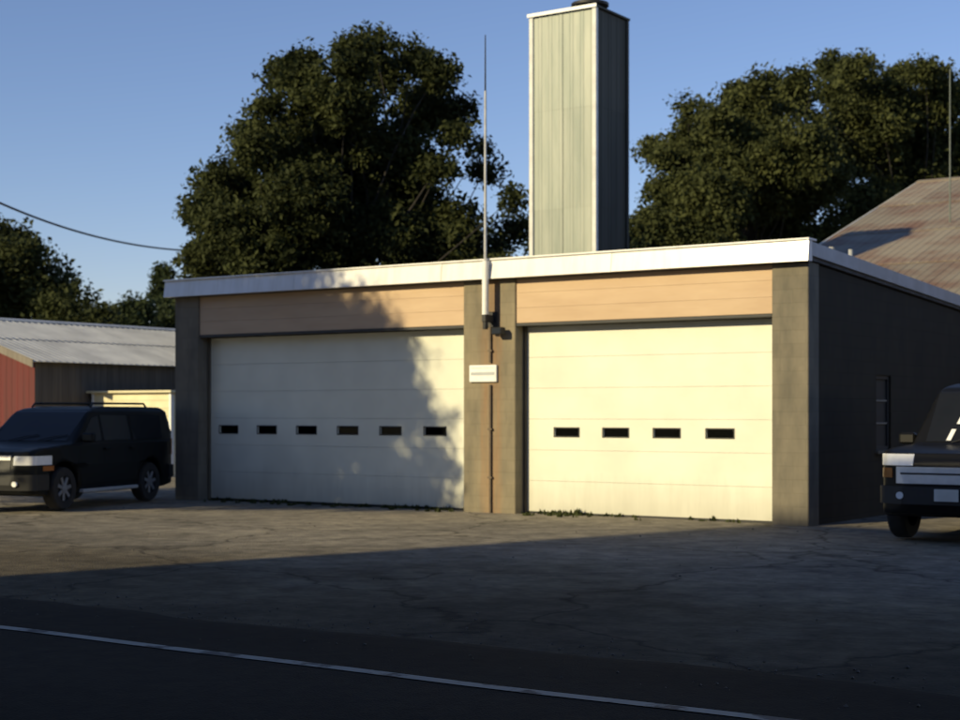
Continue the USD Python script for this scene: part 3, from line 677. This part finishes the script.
    # roof rack
    if p.get('rack'):
        x0, x1 = p['rack']; zt = H
        for s in (-1, 1):
            yy = s * (Wd - p['tumble'] - 0.16)
            obj('roof_rail', tube([(x0, yy, zt - 0.01), (x0 + 0.08, yy, zt + 0.055), (x1 - 0.08, yy, zt + 0.055), (x1, yy, zt - 0.01)], 0.02, 8), M['plastic'], t, 40)
        for x in np.linspace(x0 + 0.3, x1 - 0.25, 3):
            obj('roof_bar', box(x - 0.04, x + 0.04, -(Wd - p['tumble'] - 0.16), Wd - p['tumble'] - 0.16, zt + 0.04, zt + 0.075, 0.01), M['plastic'], t)
    # wheels
    wr, tw_ = p['wr'], 0.23
    for wx in (p['fa'], p['ra']):
        for s in (-1, 1):
            o = np.array([wx, s * (Wd - 0.135), wr])
            prof = [(wr * 0.60, -tw_ / 2), (wr * 0.93, -tw_ / 2), (wr * 0.99, -tw_ / 2 + 0.03), (wr, -tw_ / 2 + 0.06), (wr, tw_ / 2 - 0.06), (wr * 0.99, tw_ / 2 - 0.03), (wr * 0.93, tw_ / 2), (wr * 0.60, tw_ / 2), (wr * 0.60, -tw_ / 2)]
            v, fa = revolve_y(prof, 36); wh = obj('wheel', (v + o, fa), M['tyre'], t, 35)
            rp = [(0, s * 0.05), (wr * 0.60, s * 0.05), (wr * 0.61, s * 0.105), (wr * 0.57, s * 0.11), (wr * 0.54, s * 0.075), (0, s * 0.065)]
            v, fa = revolve_y(rp, 36); obj('rim', (v + o, fa if s < 0 else fa[:, ::-1]), M['plastic'], wh, 35)
            sp = []
            for q in range(7):
                a = q * 2 * math.pi / 7 + 0.3
                b = box(0.03, wr * 0.58, -0.030, 0.030, -0.012, 0.012, 0.006)
                vv, ff, _ = meshkit.arrays(b)
                R = np.stack([vv[:, 0] * math.cos(a) - vv[:, 1] * math.sin(a), vv[:, 2] + s * 0.092, vv[:, 0] * math.sin(a) + vv[:, 1] * math.cos(a)], 1)
                sp.append((R + o, ff[:, ::-1]))
            v, fa = revolve_y([(0, s * 0.08), (0.085, s * 0.08), (0.08, s * 0.112), (0, s * 0.118)], 20); sp.append((v + o, fa if s < 0 else fa[:, ::-1]))
            obj('spokes', cat(sp), M['rim'], wh)
    return t


suv = dict(L=4.65, W=1.86, H=1.76, belt=1.10, tumble=0.17, fa=1.42, ra=-1.40, wr=0.365, paint=M['black_car'], step=True,
           side=[(2.27, 0.30), (2.33, 0.45), (2.33, 0.66), (2.30, 0.90), (2.22, 1.00), (2.0, 1.06), (1.20, 1.13), (1.12, 1.15), (0.50, 1.64), (0.32, 1.715), (-0.1, 1.76), (-1.5, 1.758), (-2.14, 1.745), (-2.25, 1.67), (-2.32, 1.08), (-2.33, 0.98), (-2.33, 0.45), (-2.28, 0.32), (-1.9, 0.25), (1.9, 0.25)],
           side_windows=[[(0.22, 1.16), (0.88, 1.16), (0.42, 1.56), (0.22, 1.59)], [(-0.75, 1.16), (0.14, 1.16), (0.14, 1.60), (-0.75, 1.60)], [(-1.86, 1.17), (-0.85, 1.16), (-0.85, 1.62), (-1.95, 1.60)]],
           screen=[(1.16, 1.165), (1.16, 1.75), (0.42, 1.75), (0.42, 1.66), (1.08, 1.165)], rear_screen=[(-2.6, 1.12), (-2.24, 1.12), (-2.12, 1.56), (-2.5, 1.56)],
           door_handles=[(0.05, 0.22, 1.0, 1.03), (-0.80, -0.64, 1.0, 1.03)], seams=(1.02, 0.18, -0.86), mirror=0.86, wiper=(1.15, 1.165), lamp=(0.52, 0.93, 0.78, 0.93), amber=(0.86, 0.96, 0.68, 0.76),
           grille=(0.46, 0.70, 0.94), bumper=(0.36, 0.62), bumper_mat=M['plastic'], rack=(-1.75, 0.15))
car('parked_suv', 'near-black parked SUV with a roof rack beside the left end of the station', 'car', (-1.05, -2.45, -0.06), -74.3, suv)
truck = dict(L=5.1, W=1.98, H=2.06, belt=1.18, tumble=0.20, fa=1.62, ra=-1.55, wr=0.40, paint=M['dark_car'], chrome_grille=True,
             side=[(2.50, 0.38), (2.55, 0.50), (2.55, 0.74), (2.53, 1.02), (2.46, 1.14), (2.2, 1.18), (1.12, 1.22), (1.04, 1.24), (0.42, 1.90), (0.25, 2.00), (-0.1, 2.06), (-1.8, 2.05), (-2.25, 2.0), (-2.4, 1.90), (-2.52, 1.18), (-2.55, 1.0), (-2.55, 0.5), (-2.48, 0.38), (-2.0, 0.32), (2.1, 0.32)],
             side_windows=[[(0.15, 1.25), (0.80, 1.25), (0.34, 1.74), (0.15, 1.79)], [(-0.95, 1.25), (0.06, 1.25), (0.06, 1.80), (-0.95, 1.80)], [(-2.10, 1.25), (-1.05, 1.25), (-1.05, 1.80), (-2.02, 1.76)]],
             screen=[(1.10, 1.265), (1.10, 2.0), (0.36, 2.0), (0.36, 1.93), (0.99, 1.265)], rear_screen=[(-2.8, 1.22), (-2.4, 1.22), (-2.3, 1.76), (-2.7, 1.76)],
             door_handles=[(-0.05, 0.13, 1.06, 1.09), (-1.02, -0.85, 1.06, 1.09)], seams=(0.95, 0.10, -1.06), mirror=0.80, wiper=(1.08, 1.255), lamp=(0.44, 0.99, 0.985, 1.13), amber=(0.72, 0.99, 0.83, 0.95),
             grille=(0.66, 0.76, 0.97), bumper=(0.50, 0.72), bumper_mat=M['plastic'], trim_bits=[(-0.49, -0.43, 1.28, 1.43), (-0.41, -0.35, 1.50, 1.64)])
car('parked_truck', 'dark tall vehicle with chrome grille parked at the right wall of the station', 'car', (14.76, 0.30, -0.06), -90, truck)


# ------------------------------------------------------------------ trees
def leaves(blobs, nclump, per, size, seed, spread=0.42, shell=0.6, gap=0.40):
    """leaf diamonds in clumps through the volumes of the blobs (centre, radii)"""
    R = np.random.default_rng(seed)
    w = np.array([(r[0] * r[1] * r[2]) ** (2 / 3) for c, r in blobs]); w /= w.sum()
    which = R.choice(len(blobs), nclump, p=w)
    C = np.array([b[0] for b in blobs])[which]; RD = np.array([b[1] for b in blobs])[which]
    d = R.normal(size=(nclump, 3)); d /= np.linalg.norm(d, axis=1, keepdims=True)
    rad = shell + (1 - shell) * R.random(nclump)
    rad = np.where(R.random(nclump) < 0.33, R.random(nclump) ** 0.5 * shell, rad)
    cc = C + d * RD * rad[:, None]
    dens = meshkit.fbm(cc * 0.55, 3, seed)
    keep = dens > gap
    cc, d = cc[keep], d[keep]
    n = len(cc)
    off = R.normal(size=(n, per, 3)); off /= np.linalg.norm(off, axis=2, keepdims=True)
    off = off * R.random((n, per, 1)) ** 0.5 * spread * np.array([1, 1, 0.75]) * (0.55 + 0.75 * R.random((n, 1, 1)))
    P = (cc[:, None] + off).reshape(-1, 3); D_ = np.repeat(d, per, 0)
    N = D_ * 0.5 + np.array([0, 0, 0.35]) + R.normal(size=P.shape) * 0.75
    N /= np.linalg.norm(N, axis=1, keepdims=True)
    T = np.cross(N, R.normal(size=P.shape)); T /= np.linalg.norm(T, axis=1, keepdims=True); B = np.cross(N, T)
    s = size * (0.45 + 1.15 * R.random((len(P), 1)) ** 1.6)
    a, b, c, e = P - T * s, P + B * s * 0.55 + N * s * 0.12, P + T * s, P - B * s * 0.55 + N * s * 0.12
    V = np.stack([a, b, c, e], 1).reshape(-1, 3); i = np.arange(len(P))[:, None] * 4
    F = np.vstack([i + [0, 1, 2], i + [0, 2, 3]])
    return V, F


def tree(name, label, base, blobs, nclump, per, size, lm, seed, trunk_r=0.35, group=None, spread=0.42, gap=0.40):
    R = np.random.default_rng(seed + 100)
    base = np.asarray(base, float)
    t = thing(name, label, 'tree', base, 0, group)
    cen = np.mean([b[0] for b in blobs], 0); low = min(b[0][2] - 0.5 * b[1][2] for b in blobs)
    zt = max(low, 1.6)
    top = np.array([cen[0] * 0.5 + base[0] * 0.5, cen[1] * 0.5 + base[1] * 0.5, min(zt + 1.5, cen[2])])
    k = np.linspace(0, 1, 8)[:, None]
    pts = base + (top - base) * k + np.sin(k * 3.1) * R.normal(size=3) * 0.12 * np.array([1, 1, 0])
    pts[0, 2] -= 0.2
    obj('trunk', tube(pts, trunk_r * (1.25 - 0.7 * k[:, 0] + 0.35 * np.exp(-k[:, 0] * 9)), 12), M['bark'], t, 50, rel=base)
    for c, r in blobs:
        c = np.asarray(c, float); q = np.linspace(0, 1, 6)[:, None]
        st_ = pts[int(R.integers(4, 8))]
        mid = (st_ + c) / 2 + R.normal(size=3) * 0.8 + np.array([0, 0, -0.3])
        bz = (1 - q) ** 2 * st_ + 2 * q * (1 - q) * mid + q * q * (c + np.array([0, 0, 0.3 * r[2]]))
        obj('branch', tube(bz, trunk_r * (0.15 - 0.13 * q[:, 0]), 6), M['bark'], t, 50, rel=base)
    v, f = leaves(blobs, nclump, per, size, seed, spread, gap=gap)
    obj('crown', (v - base, f), lm, t)
    return t


def blobs_at(lst, Z, depth=1.0, seed=0):
    R = np.random.default_rng(seed); out = []
    for px, py, r in lst:
        rr = 0.9 * r * Z / FPX
        out.append((at(px, py, Z + (R.random() - 0.5) * depth), (rr, rr * 1.05, rr * 0.9)))
    return out


Z1 = 46.5
main = [(340, 90, 46), (300, 80, 36), (385, 70, 42), (430, 95, 40), (255, 130, 38), (310, 150, 60), (390, 150, 60), (445, 150, 34), (225, 165, 36), (215, 215, 38), (265, 215, 50), (330, 225, 60), (400, 225, 60), (455, 215, 46), (495, 225, 32),
        (215, 265, 40), (290, 285, 55), (380, 290, 60), (450, 280, 50), (500, 265, 32), (350, 52, 24), (275, 62, 18), (200, 190, 22), (415, 45, 20)]
rim = [(192, 205, 18), (188, 228, 17), (194, 250, 18), (205, 170, 17), (225, 145, 17), (243, 126, 15), (262, 95, 15), (268, 76, 13), (285, 64, 15), (302, 54, 15), (328, 52, 13), (350, 43, 15), (372, 38, 17), (396, 40, 17), (418, 52, 15),
       (440, 66, 17), (458, 84, 17), (466, 104, 17), (456, 128, 14), (470, 144, 15), (484, 140, 12), (487, 164, 14), (500, 194, 14), (516, 192, 13), (520, 218, 15), (522, 244, 15), (240, 180, 18), (285, 120, 18), (350, 100, 20), (410, 110, 18), (300, 240, 22), (430, 190, 20)]
main = [(px * 0.945 + 21, py + 13, r * 0.80) for px, py, r in main] + [(px * 0.97 + 13, py + 8, r) for q, (px, py, r) in enumerate(rim) if q % 3 != 1] + [(345, 150, 55), (350, 215, 60), (300, 200, 50), (400, 200, 50), (350, 265, 60), (450, 250, 40), (260, 250, 45)]
b = blobs_at(main, Z1, 5.0, 3)
tree('shade_tree', 'huge dark round-crowned tree rising behind the left door', (b[11][0][0] + 0.4, b[11][0][1] + 0.5, -0.1), b, 4200, 80, 0.080, M['leaf_dark'], 11, 0.40, spread=0.56, gap=0.385)
Z2 = 62.0
r1 = [(700, 130, 34), (725, 120, 36), (760, 110, 40), (675, 180, 34), (715, 185, 46), (765, 170, 52), (810, 165, 48), (660, 225, 36), (705, 245, 46), (760, 240, 56), (820, 240, 50), (662, 148, 14), (745, 95, 22), (792, 92, 24)]
r1 = [(px, py + 12, r * 0.88) for px, py, r in r1] + [(px, py + 8, r) for px, py, r in [(641, 184, 13), (656, 140, 13), (672, 152, 15), (688, 103, 13), (706, 99, 15), (722, 110, 14), (738, 85, 15), (765, 75, 14), (782, 89, 14), (798, 77, 14), (815, 74, 13), (648, 215, 16)]] + [(740, 160, 50), (700, 200, 45), (770, 200, 50), (800, 150, 40)]
b = blobs_at(r1, Z2, 7.0, 5)
tree('broad_tree', 'broad olive-green tree between the tower and the brown roof', (b[9][0][0], b[9][0][1], -0.1), b, 3000, 70, 0.098, M['leaf_mid'], 21, 0.40, spread=0.70, gap=0.38)
Z3 = 68.0
r2 = [(842, 85, 30), (845, 130, 46), (905, 100, 36), (935, 95, 34), (900, 150, 52), (950, 150, 46), (985, 120, 40), (870, 200, 50), (930, 215, 60), (985, 205, 50), (815, 105, 22)]
r2 = [(px, py + 12, r * 0.88) for px, py, r in r2] + [(px, py + 8, r) for px, py, r in [(832, 60, 15), (858, 61, 14), (869, 86, 14), (886, 75, 13), (904, 67, 15), (925, 65, 14), (940, 69, 15), (957, 87, 15)]] + [(860, 140, 45), (920, 170, 50), (880, 110, 35)]
b = blobs_at(r2, Z3, 7.0, 6)
tree('tall_tree', 'tall tree with a tufted top behind the brown metal roof', (b[8][0][0], b[8][0][1], -0.1), b, 2800, 70, 0.10, M['leaf_mid'], 31, 0.40, spread=0.72, gap=0.38)
Z4 = 66.0
r3 = [(20, 265, 36), (-20, 250, 44), (45, 290, 36), (70, 310, 30), (-70, 270, 50), (0, 320, 50), (95, 325, 22), (15, 240, 18)]
b = blobs_at(r3, Z4, 6.0, 7)
tree('dark_tree', 'dark leafy tree above the barn roof at the left edge', (b[5][0][0], b[5][0][1], -0.1), b, 900, 70, 0.115, M['leaf_dark'], 41, 0.45, spread=0.9)
Z5 = 84.0
for lst, lab, sd in (([(120, 318, 20), (135, 312, 16), (108, 325, 18), (128, 335, 24)], 'low olive bushy tree far beyond the barn ridge', 51),
                     ([(163, 300, 14), (164, 282, 8), (165, 270, 6), (168, 318, 22), (182, 305, 22)], 'slim pointed tree seen in the gap left of the station corner', 52)):
    b = blobs_at(lst, Z5 + (sd - 51) * 6, 3.0, sd)
    tree('distant_tree', lab, (b[-1][0][0] - 0.3, b[-1][0][1], -0.1), b, 380, 60, 0.12, M['leaf_far'], sd, 0.25, spread=0.7)
b = blobs_at([(600, 250, 40), (640, 255, 30), (560, 240, 30)], 58.0, 3.0, 61)
tree('understorey_tree', 'lighter green foliage just right of the tower foot', (b[0][0][0], b[0][0][1], -0.1), b, 420, 60, 0.11, M['leaf_far'], 61, 0.25, spread=0.7)
# street tree left of the view whose crown shades the left door
R_ = np.random.default_rng(5)
cb = []
for x, y, z, r in ((-2.36, -10.09, 6.68, 2.3), (-4.86, -10.1, 6.09, 2.4), (-0.96, -11.89, 7.11, 1.7), (-0.24, -11.83, 5.79, 1.75), (1.21, -10.33, 4.58, 1.05), (-1.41, -10.53, 7.96, 1.3), (-3.25, -10.66, 8.51, 1.5), (-4.99, -11.38, 8.81, 1.6), (-2.09, -10.79, 4.96, 1.9), (-3.79, -10.79, 4.76, 1.8), (-6.21, -10.84, 4.88, 1.8), (-7.89, -11.68, 6.93, 1.6), (0.40, -10.8, 5.97, 1.15), (0.0, -10.9, 7.2, 0.9), (-0.2, -11.0, 6.4, 1.4), (-3.0, -11.0, 6.0, 1.8)):
    cb.append((np.array([x, y, z]), (r, r * 0.9, r * 0.85)))
tree('street_tree', 'spreading street tree left of the view that shades the left door', (-3.2, -11.0, 0.0), cb, 2300, 70, 0.075, M['leaf_mid'], 71, 0.3, spread=0.55, gap=0.43)

cb = []  # unseen tree, added to cut skylight and darken the side window reflection
for x, y, z, r in ((28, 4, 7, 4.2), (30, 7, 9, 4.0), (26.5, 1, 5.5, 3.2), (29, 4, 12, 3.5), (33, 3, 7.5, 4.0), (27.5, 8, 6, 3.4)):
    cb.append((np.array([x, y, z], float), (r, r, r * 0.85)))
tree('yard_tree', 'added leafy tree out of view to the right that blocks skylight', (28.5, 4.5, -0.1), cb, 900, 60, 0.13, M['leaf_dark'], 81, 0.4, spread=0.9)

# ------------------------------------------------------------------ overhead cable and its two poles
pa, pb = at(-260, 120, 33.0), at(262, 262, 60.0)
k = np.linspace(0, 1, 40)[:, None]
p0, p1, p2 = at(0, 203, 40.0), at(90, 235, 46.0), at(172, 249.5, 52.5)
# sagging curve through three points of the span, carried on to both poles
tt = np.array([0.0, 0.48, 1.0]); co = np.polyfit(tt, np.stack([p0, p1, p2]), 2)
ts = np.linspace(-0.9, 1.45, 60)
cp = np.stack([np.polyval(co[:, i], ts) for i in range(3)], 1)
tag(obj('overhead_cable', tube(cp, 0.030, 6), M['wire'], None, 50), 'black overhead cable sagging across the sky at the left', 'cable')
for q, lab in ((cp[0], 'wooden utility pole out of view at the left end of the cable'), (cp[-1], 'wooden utility pole hidden behind the big dark tree')):
    u = thing('utility_pole', lab, 'utility pole', (q[0], q[1], 0))
    obj('pole', tube([(0, 0, -0.3), (0, 0, q[2] + 0.6)], [0.15, 0.11], 12), M['pole'], u, 40)
    obj('crossarm', box(-0.9, 0.9, -0.05 - 0.12, -0.12 + 0.05, q[2] + 0.05, q[2] + 0.17, 0.01), M['pole'], u)
    obj('insulator', tube([(0, 0, q[2] - 0.05), (0, 0, q[2] + 0.05)], 0.05 + 0.11, 8), M['white'], u, 40)

# ------------------------------------------------------------------ weeds along the foot of the doors
R_ = np.random.default_rng(12)
V, F = [], []
def blade(x, y, h, a):
    n = len(V); dx, dy = math.cos(a), math.sin(a); w = 0.012 + 0.01 * R_.random(); bend = h * 0.5 * R_.random()
    V.extend([(x - dy * w, y + dx * w, -0.08), (x + dy * w, y - dx * w, -0.08), (x + dx * bend * 0.4 + dy * w, y + dy * bend * 0.4 - dx * w, h * 0.6 - 0.08), (x + dx * bend * 0.4 - dy * w, y + dy * bend * 0.4 + dx * w, h * 0.6 - 0.08), (x + dx * bend, y + dy * bend, h - 0.08)])
    F.extend([(n, n + 1, n + 2), (n, n + 2, n + 3), (n + 3, n + 2, n + 4)])
for _ in range(150):
    if R_.random() < 0.62: x = R_.uniform(-0.1, 5.9)
    elif R_.random() < 0.75: x = R_.normal(8.1, 0.55)
    else: x = R_.uniform(7.0, 11.5)
    y = R_.uniform(0.10, 0.27) if R_.random() < 0.75 else R_.uniform(-0.3, 0.1)
    if (5.9 < x < 7.0) and y > -0.02: y = -0.05
    hh = R_.uniform(0.03, 0.085) + (0.05 if abs(x - 8.0) < 0.07 else 0)
    for _k in range(int(R_.integers(5, 11))): blade(x + R_.normal(0, 0.03), y + R_.normal(0, 0.02), hh * R_.uniform(0.6, 1.2), R_.uniform(0, 6.28))
tag(obj('weeds', (np.array(V), np.array(F)), M['weed']), 'low weeds growing along the foot of the garage doors', 'weeds', kind='stuff')

# ------------------------------------------------------------------ loose grit along the broken road edge and over the lot
R_ = np.random.default_rng(33)
n = 3000
gx = R_.uniform(-6, 26, n); gy = np.where(R_.random(n) < 0.8, R_.normal(-12.3, 0.45, n), R_.uniform(-12.5, -0.4, n))
ok = ~((gx > -0.9) & (gx < 12.2) & (gy > -0.2)); gx, gy = gx[ok], gy[ok]; n = len(gx)
gr = 0.005 + 0.012 * R_.random(n) ** 3; gz = np.where(gy < -12.9, -0.02, -0.066)
octa = np.array([(1, 0, 0), (0, 1, 0), (-1, 0, 0), (0, -1, 0), (0, 0, 0.8), (0, 0, -0.6)], float)
of = np.array([(0, 1, 4), (1, 2, 4), (2, 3, 4), (3, 0, 4), (1, 0, 5), (2, 1, 5), (3, 2, 5), (0, 3, 5)])
jit = octa[None] * (0.7 + 0.6 * R_.random((n, 6, 1))) * gr[:, None, None]
a = R_.uniform(0, 6.28, n); ca, sa = np.cos(a)[:, None], np.sin(a)[:, None]
P = np.stack([jit[..., 0] * ca - jit[..., 1] * sa + gx[:, None], jit[..., 0] * sa + jit[..., 1] * ca + gy[:, None], jit[..., 2] + gz[:, None] + gr[:, None] * 0.3], -1).reshape(-1, 3)
tag(obj('gravel', (P, (np.arange(n)[:, None, None] * 6 + of[None]).reshape(-1, 3)), M['stone']), 'loose grit scattered over the lot and along the road edge', 'gravel', kind='stuff')
